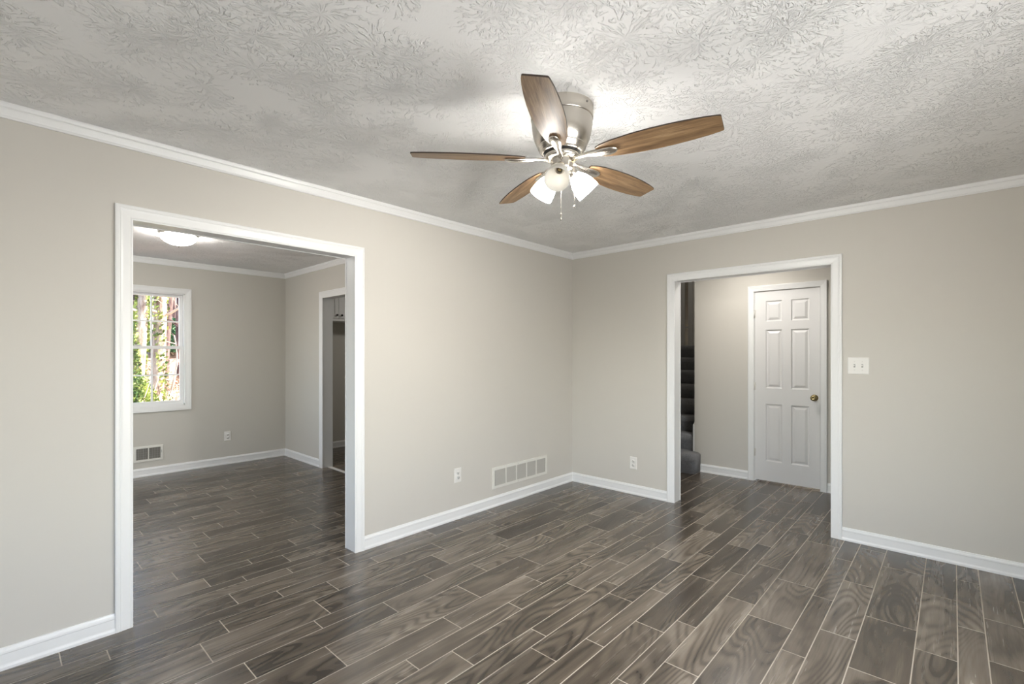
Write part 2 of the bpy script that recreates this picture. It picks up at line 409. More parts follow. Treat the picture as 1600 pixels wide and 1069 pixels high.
casing('trim_6', lambda u, v, n: (u, T+n, v), OR[0], OR[1], 0, OR[2])
casing('trim_7', lambda u, v, n: (u, YD-n, v), OK[0], OK[1], 0, OK[2], w=.078); jamb('trim_8', 'y', YD-.002, YD+T+.005, *OK)
m = MB(); m.box(OK[0], OK[1], YD+.055, YD+.10, 0, .006); struct(m.build('trim_9', plain('threshold_strip', (.72, .70, .66), .35).mat, bevel=.002), 'pale metal threshold strip under the kitchen doorway')

BAS = [(0, 0), (.017, 0), (.017, .012), (.0125, .020), (.0115, .024), (.0115, .066), (.0135, .070), (.0125, .078), (.008, .084), (.006, .091), (0, .0935)]
CRN = [(0, 2.374), (.008, 2.374), (.011, 2.380), (.009, 2.386), (.011, 2.392), (.016, 2.412), (.015, 2.417), (.019, 2.421), (.022, 2.432), (.022, ZC), (0, ZC)]
def run(name, prof, path, kind='baseboard'):
    """profile swept along a floor path; path = list of (x, y), room interior on the left of travel"""
    m = MB(); P = [Vector((*p, 0)) for p in path]; rings = []
    for i, p in enumerate(P):
        d0 = (P[i] - P[i-1]).normalized() if i else (P[1] - P[0]).normalized()
        d1 = (P[i+1] - P[i]).normalized() if i < len(P)-1 else d0
        n0 = Vector((-d0.y, d0.x, 0)); n1 = Vector((-d1.y, d1.x, 0)); nn = (n0 + n1).normalized(); k = 1 / max(.3, nn.dot(n0))
        rings.append([p + nn * (o * k) + Vector((0, 0, z)) for o, z in prof])
    m.loft(rings); return struct(m.build(name, M_TRIM))
cw = .070
run('baseboard_left', BAS, [(0, OL[0]-cw), (0, YB)])
run('baseboard_corner', BAS, [(OR[0]-cw, 0), (0, 0), (0, OL[1]+cw)])
run('baseboard_right', BAS, [(XE, 0), (OR[1]+cw, 0)])
run('baseboard_dining', BAS, [(OK[0]-.078, YD), (XD, YD), (XD, YB)])
run('baseboard_kitchen', BAS, [(XD, .9), (XD, YD+T)])
run('baseboard_hall', BAS, [(DH[0]-.06, YH), (.80, YH)])
run('baseboard_hall_right', BAS, [(XE, YH), (DH[1]+.058, YH)])
run('trim_10', CRN, [(XE, 0), (0, 0), (0, YB)])
run('trim_11', CRN, [(-T, YD), (XD, YD), (XD, YB)])
sk = [(.77, YH+.003, .20), (.77, YH+.003, .53), (.77, 3.1, 1.80), (.77, 3.1, 1.45)]
m = MB(); m.add([*sk, *[(.79, y, z) for _, y, z in sk]], [(0,1,2,3), (7,6,5,4), (0,4,5,1), (1,5,6,2), (2,6,7,3), (3,7,4,0)]); struct(m.build('trim_12', M_TRIM), 'white stair skirt board')

# ------------------------------------------------------------------ window of the dining room
def sash_window(name, x_in, y0, y1, z0, z1, cols_, rows_, rail, outward=-1):
    """double-hung window in a wall normal to x; x_in = room face of the wall"""
    root = empty(name, (x_in, (y0+y1)/2, z0)); root['kind'] = 'structure'
    L = lambda x, y, z: (x - x_in, y - (y0+y1)/2, z - z0)
    def bx(m, a, b, c, d, e, f):
        p = L(a, c, e); q = L(b, d, f); m.box(p[0], q[0], p[1], q[1], p[2], q[2])
    casing('casing', lambda u, v, n: L(x_in + n, u, v), y0, y1, z0, z1, w=.062, closed=True, parent=root)
    m = MB(); d = .10
    bx(m, x_in-d, x_in, y0-.02, y0+.012, z0-.02, z1+.02); bx(m, x_in-d, x_in, y1-.012, y1+.02, z0-.02, z1+.02)
    bx(m, x_in-d, x_in, y0, y1, z0-.02, z0+.012); bx(m, x_in-d, x_in, y0, y1, z1-.010, z1+.02)
    m.build('window_frame', M_TRIM, root)
    for (sx, a, b, nm) in ((x_in-.052, z0+.012, rail+.018, 'lower_sash'), (x_in-.082, rail-.018, z1-.010, 'upper_sash')):
        m = MB(); st = .032; ya, yb = y0+.013, y1-.013; low = .040 if nm == 'lower_sash' else .034; top = .034 if nm == 'lower_sash' else .03
        bx(m, sx, sx+.028, ya, ya+st, a, b); bx(m, sx, sx+.028, yb-st, yb, a, b); bx(m, sx, sx+.028, ya+st, yb-st, a, a+low); bx(m, sx, sx+.028, ya+st, yb-st, b-top, b)
        for k in range(1, cols_): yy = ya+st + (yb-ya-2*st)*k/cols_; bx(m, sx+.004, sx+.024, yy-.008, yy+.008, a+low, b-top)
        for k in range(1, rows_): zz = a+low + (b-a-low-top)*k/rows_; bx(m, sx+.005, sx+.023, ya+st, yb-st, zz-.008, zz+.008)
        so = m.build(nm, M_TRIM, root)
        m = MB(); bx(m, sx+.013, sx+.015, ya+st-.004, yb-st+.004, a+low-.004, b-top+.004); m.build('pane', M_GLASS, so)
    m = MB(); bx(m, x_in-.024, x_in-.008, (y0+y1)/2-.03, (y0+y1)/2+.03, rail+.018, rail+.03); m.build('sash_lock', M_HINGE, root)
    return root
sash_window('window_1', XD, -3.575, -2.695, .772, 2.06, 3, 2, 1.436)

# windows behind the camera: frame with glass, seen only from other positions
def fixed_window(name, x0, x1, z0, z1, n, loc=None, rot=0):
    root = empty(name, loc or (x0, YB, z0)); root.rotation_euler = (0, 0, rot); root['kind'] = 'structure'
    casing('casing', lambda u, v, k: (u, k, v), 0, x1-x0, 0, z1-z0, w=.062, closed=True, parent=root)
    m = MB(); w = x1-x0; h = z1-z0
    for k in range(n+1): c = w*k/n; m.box(max(0, c-.02), min(w, c+.02), -.09, -.04, 0, h)
    for z in (0, h/2-.015, h-.03): m.box(0, w, -.09, -.04, z, z+.03)
    f = m.build('window_frame', M_TRIM, root)
    m = MB(); m.box(.01, w-.01, -.067, -.064, .01, h-.01); m.build('pane', M_GLASS, f)
fixed_window('window_2', .95, 3.25, .72, 2.16, 3)
fixed_window('window_4', 0, 1.80, .60, 1.85, 2, (XE, -3.80, .60), PI/2)
fixed_window('window_3', -2.60, -1.20, .72, 2.12, 2)

# ------------------------------------------------------------------ six-panel hall door
def panel_leaf(w, h, th, panels, mat, name, parent=None):
    """leaf in local x (0..w), z (0..h), front face at y=0 facing -y; raised panels"""
    A = sorted({0, w, *[p[0] for p in panels], *[p[1] for p in panels]}); Z = sorted({0, h, *[p[2] for p in panels], *[p[3] for p in panels]})
    m = MB()
    for i in range(len(A)-1):
        for j in range(len(Z)-1):
            ca, cz = (A[i]+A[i+1])/2, (Z[j]+Z[j+1])/2
            if any(p[0] < ca < p[1] and p[2] < cz < p[3] for p in panels): continue
            m.add([(A[i],0,Z[j]),(A[i+1],0,Z[j]),(A[i+1],0,Z[j+1]),(A[i],0,Z[j+1])], [(0,1,2,3)])
    for (a, b, c, d) in panels:
        rings = []
        for ins, dep in ((0, 0), (.009, .012), (.016, .0125), (.036, .003), (.040, .002)):
            rings.append([(a+ins, dep, c+ins), (b-ins, dep, c+ins), (b-ins, dep, d-ins), (a+ins, dep, d-ins)])
        m.loft(rings, caps=False); m.add(rings[-1], [(0,1,2,3)])
    m.add([(0,0,0),(w,0,0),(w,th,0),(0,th,0),(0,0,h),(w,0,h),(w,th,h),(0,th,h)], [(0,1,2,3),(4,7,6,5),(0,4,5,1)[:0] or (0,3,7,4),(1,5,6,2),(3,2,6,7)])
    o = m.build(name, mat, parent, recalc=False)
    import bmesh
    bm = bmesh.new(); bm.from_mesh(o.data); bmesh.ops.remove_doubles(bm, verts=bm.verts[:], dist=1e-5)
    bmesh.ops.recalc_face_normals(bm, faces=bm.faces[:]); bm.to_mesh(o.data); bm.free()
    return o
door = empty('door_1', (1.440, YH+.006, .018)); door['kind'] = 'structure'; door['label'] = 'white six-panel hall door with an aged brass knob'
dw, dh = .599, 2.008
pan = []
for a, b in ((.108, .262), (.346, .508)):
    for c, d in ((.208, .815), (.982, 1.600), (1.688, 1.905)): pan.append((a, b, c, d))
panel_leaf(dw, dh, .035, pan, M_DOOR, 'leaf', door)
Rk = Matrix.Translation((.553, 0, .905)) @ Matrix.Rotation(PI/2, 4, 'X')
m = MB(); m.lathe([(.033, 0), (.033, .004), (.024, .008), (.012, .010), (.011, .030), (.016, .036), (.025, .042), (.0285, .052), (.027, .061), (.019, .068), (.010, .069), (.008, .066), (0.0001, .066)], 32, Rk)
kn = m.build('knob', M_BRASS, door); kn['label'] = 'aged brass door knob'
for z in (1.775, 1.0, .29):
    m = MB(); m.tube([(-.003, -.004, z-.042), (-.003, -.004, z+.042)], .0055, 10); m.box(-.003, .012, -.0015, .001, z-.04, z+.04)
    m.build('hinge', M_HINGE, door)
m = MB(); m.box(dw-.0005, dw+.002, .008, .026, .88, .93); m.build('latch_plate', M_SCREW, door)
casing('trim_13', lambda u, v, n: (u, YH-n, v), DH[0], DH[1], 0, DH[2], w=.057)
m = MB(); m.box(DH[0]-.012, DH[0]+.004, YH, YH+T, 0, DH[2]+.01); m.box(DH[1]-.003, DH[1]+.012, YH, YH+T, 0, DH[2]+.01); m.box(DH[0], DH[1], YH, YH+T, DH[2]-.002, DH[2]+.012)
struct(m.build('trim_14', M_TRIM))

# ------------------------------------------------------------------ carpeted stair and the door above it
st = empty('staircase', (.17, 1.12, 0), 'grey carpeted staircase rising out of the hall left of the white door', 'stairs')
def bull(m, x0, x1, y0, y1, z0, z1, r=.045, wrap=False):
    """a carpeted step: rounded nose along the front (and the right end when wrap)"""
    prof = []
    zb = z0
    prof.append((y1, zb)); prof.append((y0+.022, zb))
    for k in range(9):
        a = -PI/2 + PI*k/8 * .98; prof.append((y0 + r*.62 - .62*r*math.cos(a)*1.0, z1 - r + r*math.sin(a) * 1.0) if k else (y0+.020, z1 - 2*r))
    prof.append((y1, z1))
    if not wrap: m.loft([[(x, y - 1.12, z) for y, z in prof] for x in (x0, x1)], smooth=True); return
    xs = [(x0, 0.0005), (x1-.07, 0.0005), (x1-.035, .008), (x1-.012, .025), (x1, .055)]
    m.loft([[(x, min(y1, max(y, y0 + ins + (y - y0))) - 1.12, z if z < z1-.06 else z - ins*.5) for y, z in prof] for x, ins in xs], smooth=True)
for k in range(8):
    z1 = .225 + k*.181; y0 = 1.12 + k*.25; m = MB()
    x1 = (.862 if k == 0 else .77) - .17
    bull(m, -.49 - .17, (.70 - .17 if k == 0 else x1), y0, y0 + .30, z1 - (.225 if k == 0 else .20), z1, (.040 if k else .05))
    if k == 0: bull(m, .55 - .17, x1, y0, YH - .004, 0, z1, .05, wrap=True)
    m.build('step', M_CARPET, st)
m = MB(); m.box(-.49-.17, .765-.17, 1.12+7*.25+.2-1.12, 3.62-1.12, 1.40, 1.492); m.build('landing', M_CARPET, st)
ud = empty('door_2', (-.86, 3.60, 1.497)); ud['kind'] = 'structure'; ud['label'] = 'door ajar at the top of the carpeted stairs, grey as in dim light'
panel_leaf(.580, 2.02, .035, [(.09, .27, .2, .85), (.33, .51, .2, .85), (.09, .27, 1.0, 1.9), (.33, .51, 1.0, 1.9)], M_UPDOOR, 'leaf', ud)
m = MB(); m.box(.55, .672, -.004, .012, .292, .326); m.build('latch', M_UPDOOR, ud)
casing('trim_15', lambda u, v, n: (u, 3.62-n, v), -.86, -.2255, 1.49, 3.54, w=.075, mat=M_UPDOOR)

# ------------------------------------------------------------------ small wall fittings
def outlet(loc, rotz, label):
    """duplex outlet; local x across, z up, front facing -y"""
    r = empty('wall_outlet', loc, label, 'outlet', 'duplex outlets along the walls'); r.rotation_euler = (0, 0, rotz)
    m = MB(); rings = []
    for ins, dep in ((0, 0), (0, -.003), (.004, -.0055)):
        rings.append([(-.0365+ins, dep, -.059+ins), (.0365-ins, dep, -.059+ins), (.0365-ins, dep, .059-ins), (-.0365+ins, dep, .059-ins)])
    m.loft(rings); m.build('plate', M_PLATE, r)
    for z in (-.0195, .0195):
        m = MB(); m.lathe([(.0165, 0), (.0165, .002), (.0001, .002)], 20, Matrix.Translation((0, -.0055, z)) @ Matrix.Rotation(PI/2, 4, 'X') @ Matrix.Diagonal((1, .82, 1, 1)))
        f = m.build('receptacle', M_PLATE, r)
        m = MB()
        for x, hh in ((-.0065, .005), (.0065, .004)): m.box(x-.0014, x+.0014, -.0082, -.0074, z+.001-hh*.3, z+.003+hh)
        m.lathe([(.0028, 0), (.0028, .0008)], 10, Matrix.Translation((0, -.0074, z-.0075)) @ Matrix.Rotation(PI/2, 4, 'X')); m.build('slot', M_DARK, f)
    m = MB(); m.lathe([(.003, 0), (.0026, .0012), (.0001, .0014)], 10, Matrix.Translation((0, -.0054, 0)) @ Matrix.Rotation(PI/2, 4, 'X')); m.build('screw', M_HINGE, r)
    return r
outlet((0, -1.618, .359), PI/2, 'white duplex outlet low on the living room wall, left of the long grille')
outlet((.726, 0, .302), 0, 'white duplex outlet low on the wall beside the hall opening')
outlet((XD, -2.249, .346), PI/2, 'white duplex outlet on the far dining room wall, right of the small register')

sw = empty('light_switch', (2.5095, 0, 1.274), 'white double toggle switch plate on the wall right of the hall opening', 'light switch')
m = MB(); rings = [[(-.0635+i, d, -.061+i), (.0635-i, d, -.061+i), (.0635-i, d, .061-i), (-.0635+i, d, .061-i)] for i, d in ((0, 0), (0, -.003), (.004, -.006))]
m.loft(rings); m.build('plate', M_PLATE, sw)
for x in (-.023, .023):
    m = MB(); m.box(x-.0052, x+.0052, -.0066, -.0058, -.012, .012); fr = m.build('toggle_slot', plain('switch_shadow_grey', (.34, .33, .31), .6).mat, sw)
    m = MB(); m.loft([[(x-.0040, y, z), (x+.0040, y, z), (x+.0040, y, z+.009), (x-.0040, y, z+.009)] for y, z in ((-.006, -.006), (-.018, -.0005))]); m.build('toggle', M_PLATE, sw)
    for z in (-.030, .030):
        m = MB(); m.lathe([(.003, 0), (.0026, .0012), (.0001, .0014)], 10, Matrix.Translation((x, -.0058, z)) @ Matrix.Rotation(PI/2, 4, 'X')); m.build('screw', M_HINGE, sw)

def framed(m, x0, x1, z0, z1, w, d, mi=0):
    rings = []
    for i, dep in ((0, 0), (0, -.003), (.003, -d), (w-.002, -d), (w, -.002)):
        rings.append([(x0+i, dep, z0+i), (x1-i, dep, z0+i), (x1-i, dep, z1-i), (x0+i, dep, z1-i)])
    m.loft(rings, caps=False)
# long return-air grille in the living room
g = empty('return_air_grille', (0, -.828, .157), 'long white five-section return air grille low on the wall near the corner', 'vent'); g.rotation_euler = (0, 0, PI/2)
gw, gh = .774, .190
m = MB(); framed(m, -gw/2, gw/2, 0, gh, .027, .009)
for k in range(1, 5): x = -gw/2+.027 + (gw-.054)*k/5; m.box(x-.006, x+.006, -.008, -.001, .025, gh-.025)
m.build('frame', M_GRILLE, g)
m = MB(); m.box(-gw/2+.02, gw/2-.02, -.0012, .0, .02, gh-.02); m.build('duct_shade_sheet', M_DUCT_SHADE, g)  # dark sheet on the wall in place of a shaded duct
for k in range(5):
    xa = -gw/2+.027 + (gw-.054)*k/5 + .006; xb = -gw/2+.027 + (gw-.054)*(k+1)/5 - .006; m = MB()
    for j in range(13):
        z = .029 + j*(gh-.058)/12.6
        m.add([(xa, -.0075, z-.001), (xb, -.0075, z-.001), (xb, -.0014, z+.0085), (xa, -.0014, z+.0085), (xa, -.0075, z+.0004), (xb, -.0075, z+.0004)], [(0,1,2,3), (0,4,5,1)])
    m.build('louver_bank', M_LOUVER, g)
for x, z in ((-.05, .012), (-.05, gh-.012)):
    m = MB(); m.lathe([(.004, 0), (.003, .0015), (.0001, .002)], 10, Matrix.Translation((x, -.009, z)) @ Matrix.Rotation(PI/2, 4, 'X')); m.build('screw', M_LOUVER, g)
# small supply register under the dining window
g = empty('wall_register', (XD, -3.041, .163), 'small white two-section register under the dining room window', 'vent'); g.rotation_euler = (0, 0, PI/2)
gw, gh = .272, .174
m = MB(); framed(m, -gw/2, gw/2, 0, gh, .026, .010); m.box(-.005, .005, -.009, -.001, .024, gh-.024); m.build('frame', M_GRILLE, g)
m = MB(); m.box(-gw/2+.02, gw/2-.02, -.0012, 0, .02, gh-.02); m.build('duct_shade_sheet', M_DUCT_SHADE, g)  # same shade sheet behind the register fins
for sgn in (-1, 1):
    m = MB()
    for j in range(13):
        x = sgn * (.010 + j*.0078 + .003); m.add([(x-.0005, -.0085, .026), (x+.0012, -.0085, .026), (x+.0012, -.0085, gh-.026), (x-.0005, -.0085, gh-.026), (x+.004, -.0015, .026), (x+.004, -.0015, gh-.026)], [(0,1,2,3), (1,4,5,2)])
    for j in range(1, 5): z = .026 + j*(gh-.052)/5; m.box(sgn*.008, sgn*.108, -.005, -.0045, z-.0006, z+.0006)
    m.build('fin_bank', M_LOUVER, g)
m = MB(); m.box(.115, .121, -.018, -.008, .085, .115); m.build('damper_lever', M_LOUVER, g)

# ------------------------------------------------------------------ kitchen wall cabinet seen through the doorway
kc = empty('wall_cabinet', (XD, -.943, 1.835), 'white two-door wall cabinet with black knobs seen through the kitchen doorway', 'cabinet')
m = MB(); m.box(0, .285, -.46, .46, 0, .58); m.build('body', M_CAB, kc)
for sgn in (-1, 1):
    m = MB(); a, b = (sgn*.003, sgn*.452); a, b = min(a, b), max(a, b)
    rings = [[(x, a+i, .028+i), (x, b-i, .028+i), (x, b-i, .572-i), (x, a+i, .572-i)] for i, x in ((0, .286), (0, .303), (.055, .303), (.060, .295))]
    m.loft(rings); dr = m.build('cabinet_door', M_CAB, kc)
    m = MB(); m.lathe([(.006, 0), (.006, .012), (.014, .018), (.015, .026), (.0001, .029)], 16, Matrix.Translation((.303, sgn*.035, .070)) @ Matrix.Rotation(PI/2, 4, 'Y')); m.build('knob', M_BLACKMETAL, dr)
m = MB(); m.box(0, .30, -.46, .46, -.012, 0); m.build('light_rail', M_CAB, kc)

# ------------------------------------------------------------------ flush ceiling lamps
def flush_lamp(loc, label, glass):
    r = empty('ceiling_lamp', loc, label, 'ceiling lamp')
    m = MB(); m.lathe([(.146, 0), (.150, -.006), (.148, -.016), (.142, -.020), (.10, -.022)], 40); m.build('base', M_NICKEL, r)
    m = MB(); m.lathe([(.140*math.cos(a), -.020 - .084*math.sin(a)) for a in [PI/2*k/12 for k in range(12)]] + [(.0005, -.104)], 40); m.build('glass_dome', glass, r)
    m = MB(); m.lathe([(.006, -.102), (.010, -.106), (.007, -.112), (.009, -.117), (.0005, -.123)], 16); m.build('finial', M_NICKEL, r)
    return r
flush_lamp((-2.10, -3.09, ZC), 'lit white glass dome lamp on the dining room ceiling', M_DOME)

# ------------------------------------------------------------------ ceiling fan
fan = empty('ceiling_fan', (1.741, -2.520, ZC), 'brushed nickel ceiling fan with five wood blades and three glass shades', 'ceiling fan')
m = MB(); m.lathe([(.137, 0), (.137, -.050), (.135, -.054), (.131, -.055)], 56, cap=False); can = m.build('ceiling_canopy', M_NICKEL, fan)
for k in range(6):
    a = math.radians(-75 + 60*k + 12); m = MB()
    m.lathe([(.0055, 0), (.004, .003), (.0001, .0035)], 10, Matrix.Rotation(a, 4, 'Z') @ Matrix.Translation((.1368, 0, -.018)) @ Matrix.Rotation(PI/2, 4, 'Y')); m.build('screw', M_SCREW, can)
m = MB(); m.lathe([(.133, -.050), (.134, -.058), (.133, -.080), (.129, -.110), (.122, -.138), (.113, -.160), (.106, -.170)], 56, cap=False)
m.lathe([(.106, -.170), (.1065, -.175), (.102, -.178), (.103, -.183), (.097, -.186), (.098, -.191), (.093, -.194), (.090, -.198), (.081, -.200), (.080, -.197)], 56, cap=False)
m.build('motor_housing', M_NICKEL, fan)
m = MB(); m.lathe([(.0805, -.196), (.0795, -.201), (.070, -.206), (.05, -.206)], 40, cap=False); m.build('flywheel', M_DARK, fan)  # near-black colour paints the shade in the gap under the housing
m = MB(); m.lathe([(.060, -.200), (.074, -.203), (.075, -.211), (.073, -.221), (.066, -.226), (.050, -.227)], 48, cap=False); m.build('switch_plate', M_NICKEL, fan)
m = MB(); m.lathe([(.049, -.224), (.049, -.262), (.046, -.272), (.034, -.280), (.012, -.283), (.006, -.290), (.0005, -.291)], 40, cap=False)
kit = m.build('light_kit', M_NICKEL, fan)

def hw(r):                                   # half width of the blade at radius r
    P = [(.165, .030), (.19, .042), (.24, .0535), (.32, .0625), (.40, .0665), (.47, .0655), (.54, .061), (.60, .0545), (.640, .0475), (.652, .044), (.655, .040)]
    for (a, x), (b, y) in zip(P[:-1], P[1:]):
        if r <= b: return x + (y - x) * (r - a) / (b - a)
    return P[-1][1]
rs = [.165, .172, .19, .215, .24, .28, .32, .36, .40, .44, .47, .51, .54, .57, .60, .62, .640, .648, .652, .655]
bm_ = MB()
top = [(r, hw(r)) for r in rs] + [(r, -hw(r)) for r in rs[::-1]]
th = .006; n = len(rs)
vs = [(x, y, z) for z in (0, th) for x, y in top]; N = len(top)
# underside (wood), top and rim (dark)
bm_.add(vs, [(i, N-1-i, N-2-i, i+1) for i in range(n-1)], 0)
bm_.add(vs, [(N+i, N+i+1, 2*N-2-i, 2*N-1-i) for i in range(n-1)], 1)
bm_.add(vs, [(i, (i+1) % N, N+(i+1) % N, N+i) for i in range(N)], 1)
iron = MB(); rr = []
for x, w, z, h in ((.060, .016, -.003, .007), (.085, .013, .001, .007), (.115, .0125, .001, .008), (.150, .019, -.003, .010), (.185, .025, -.006, .011), (.215, .026, -.007, .011), (.238, .021, -.0065, .009), (.250, .011, -.005, .006), (.2535, .003, -.004, .003)):
    ring = [(x, w*math.cos(a), z - h*max(-.45, math.sin(a)) + .001) for a in [2*PI*k/14 for k in range(14)]]
    rr.append(ring)
iron.loft(rr, smooth=True)
AZ0 = -60.7; ZB = 2.212 - ZC; PITCH = math.radians(-12)
blade0 = None
for k in range(5):
    if k == 0:
        b = bm_.build('blade', [M_BLADE, M_BLADE_EDGE], fan, recalc=True); b['label'] = 'wood-grain fan blade'
        ir = iron.build('blade_iron', M_NICKEL, b); blade0, iron0 = b, ir
    else:
        b = blade0.copy(); C.objects.link(b); b.parent = fan
        ir = iron0.copy(); C.objects.link(ir); ir.parent = b
    b.matrix_local = Matrix.Translation((0, 0, ZB)) @ Matrix.Rotation(math.radians(AZ0 + 72*k), 4, 'Z') @ Matrix.Rotation(PITCH, 4, 'X')
# three shades: one unlit towards the camera, two lit
def shade(az, lit):
    ax = Matrix.Rotation(math.radians(az), 4, 'Z') @ Matrix.Translation((.050, 0, -.281)) @ Matrix.Rotation(PI/2 + math.radians(45), 4, 'Y')   # local +z runs out along the shade
    m = MB(); m.tube([Matrix.Rotation(math.radians(az), 4, 'Z') @ Vector(p) for p in ((.020, 0, -.262), (.034, 0, -.266), (.050, 0, -.281))], [.011, .010, .010], 12)
    m.lathe([(.0225, -.016), (.0235, -.012), (.0235, .012), (.020, .014), (.012, .013)], 28, ax, cap=False); so = m.build('socket', M_NICKEL, fan)
    pr = [(.0205, .002), (.024, .012), (.033, .026), (.0425, .044), (.0490, .066), (.0525, .088), (.0540, .108)]
    inner = [(r - .003, s) for r, s in pr[::-1]]
    m = MB(); m.lathe(pr + [(.0527, .1095)] + inner, 40, ax, cap=False)
    sh = m.build('lamp_shade', M_SHADE_LIT if lit else M_SHADE, fan)
    if lit:
        m = MB(); m.lathe([(.012, .010), (.014, .026), (.022, .042), (.027, .056), (.025, .070), (.016, .080), (.0005, .084)], 24, ax); m.build('bulb', M_BULB, so)
        sp = light('fan_lamp_light', 'SPOT', SPOT_W, (0, 0, 0), (0, 0, 0), shadow_soft_size=.02, spot_size=math.radians(146), spot_blend=.6, color=(1, .965, .91))
        sp.matrix_world = Matrix.Translation(fan.location) @ ax @ Matrix.Translation((0, 0, .088)) @ Matrix.Rotation(PI, 4, 'X')
    else:
        sh['label'] = 'unlit frosted shade with an empty socket'
        m = MB(); m.lathe([(.0150, .004), (.0150, .024), (.0130, .024), (.0130, .010), (.0005, .010)], 24, ax, cap=False); m.build('socket_shell', M_SCREW, so)
        m = MB(); m.lathe([(.0115, .010), (.0115, .014), (.006, .020), (.0005, .021)], 18, ax, cap=False); m.build('contact', M_BRASS, so)
shade(-63, False); shade(57, True); shade(177, True)
for (az, r, z0, z1, fob) in ((-62, .026, -.285, -.470, .030), (22, .056, -.218, -.432, .012)):
    a = math.radians(az); x, y = r*math.cos(a), r*math.sin(a); m = MB()
    nb = int((z0 - z1) / .0045)
    m.tube([(x, y, z0), (x, y, z1)], .0011, 6)
    for i in range(nb): m.lathe([(.0001, -.0016), (.0016, 0), (.0001, .0016)], 6, Matrix.Translation((x, y, z0 - i*.0045)), cap=False)
    ch = m.build('pull_chain', M_NICKEL, fan)
    m = MB(); m.lathe([(.0012, z1+.002), (.003, z1), (.0036, z1-fob*.5), (.0030, z1-fob), (.0005, z1-fob-.001)], 12, Matrix.Translation((x, y, 0)), cap=False); m.build('fob', M_NICKEL, ch)
m = MB(); a = math.radians(22); m.tube([(.044*math.cos(a), .044*math.sin(a), -.240), (.057*math.cos(a), .057*math.sin(a), -.236), (.058*math.cos(a), .058*math.sin(a), -.226)], .004, 10); m.build('chain_guide', M_BRASS, fan)

# ------------------------------------------------------------------ yard outside the dining window
t = plain('leaf_litter', (.3, .2, .15), .9, spec=.1); p = t.pos()
l1 = t.noise(p, 7, 4, .7); l2 = t.noise(p, .8, 3)
t.link(t.ramp(t.math('ADD', t.math('MULTIPLY', l1, .8), t.math('MULTIPLY', l2, .25)), [(.36, s2l((96, 66, 52))), (.52, s2l((196, 152, 128))), (.68, s2l((238, 214, 196)))]), t.b.inputs['Base Color'])
t.bump(l1, .8, .05); M_LITTER = t.mat
def bark(name, a, b):
    t = plain(name, a, .9, spec=.1); p = t.obj(); q = t.noise(scaled(t, p, (9, 9, 2.2)), 1, 5, .7)
    t.link(t.ramp(q, [(.38, a), (.62, b)]), t.b.inputs['Base Color']); t.bump(q, .8, .03); return t.mat
M_BARK = bark('pale_bark', s2l((120, 100, 88)), s2l((214, 198, 180)))
M_BARK_D = bark('dark_bark', s2l((58, 46, 48)), s2l((128, 108, 104)))
M_TWIG = plain('pale_twigs', s2l((205, 188, 172)), .9).mat
def leafm(name, a, b):
    t = plain(name, a, .45, spec=.4); q = t.noise(t.pos(), 6, 2)
    t.link(t.ramp(q, [(.35, a), (.65, b)]), t.b.inputs['Base Color']); return t.mat
M_IVY = leafm('ivy_leaves', s2l((70, 98, 38)), s2l((176, 190, 98)))
M_EVER = leafm('evergreen_leaves', s2l((34, 70, 44)), s2l((78, 124, 74)))
M_DRY = leafm('dry_leaves', s2l((150, 110, 84)), s2l((214, 186, 150)))
def gz(x):
    P = [(-3.7, -.45), (-8, -.40), (-12, -.1), (-17, .55), (-24, 1.6), (-34, 2.6), (-60, 3.4)]
    for (a, u), (b, v) in zip(P[:-1], P[1:]):
        if x >= b: return u + (v - u) * (x - a) / (b - a)
    return P[-1][1]
gm = MB(); xs = [-3.72, -5, -7, -9, -11, -13, -15, -17, -20, -24, -29, -34, -44, -60]; ys = [-14 + 2*k for k in range(20)]
vs = [(x, y, gz(x) + .12*math.sin(x*1.3 + y*.7) - (.0 if x > -6 else -.05*math.cos(y*1.1))) for x in xs for y in ys]; k = len(ys)
gm.add(vs, [(i*k+j, i*k+j+1, (i+1)*k+j+1, (i+1)*k+j) for i in range(len(xs)-1) for j in range(k-1)], 0, True)
gr = gm.build('ground', M_LITTER); gr['kind'] = 'structure'; gr['label'] = 'bank of pale fallen leaves outside the dining window'

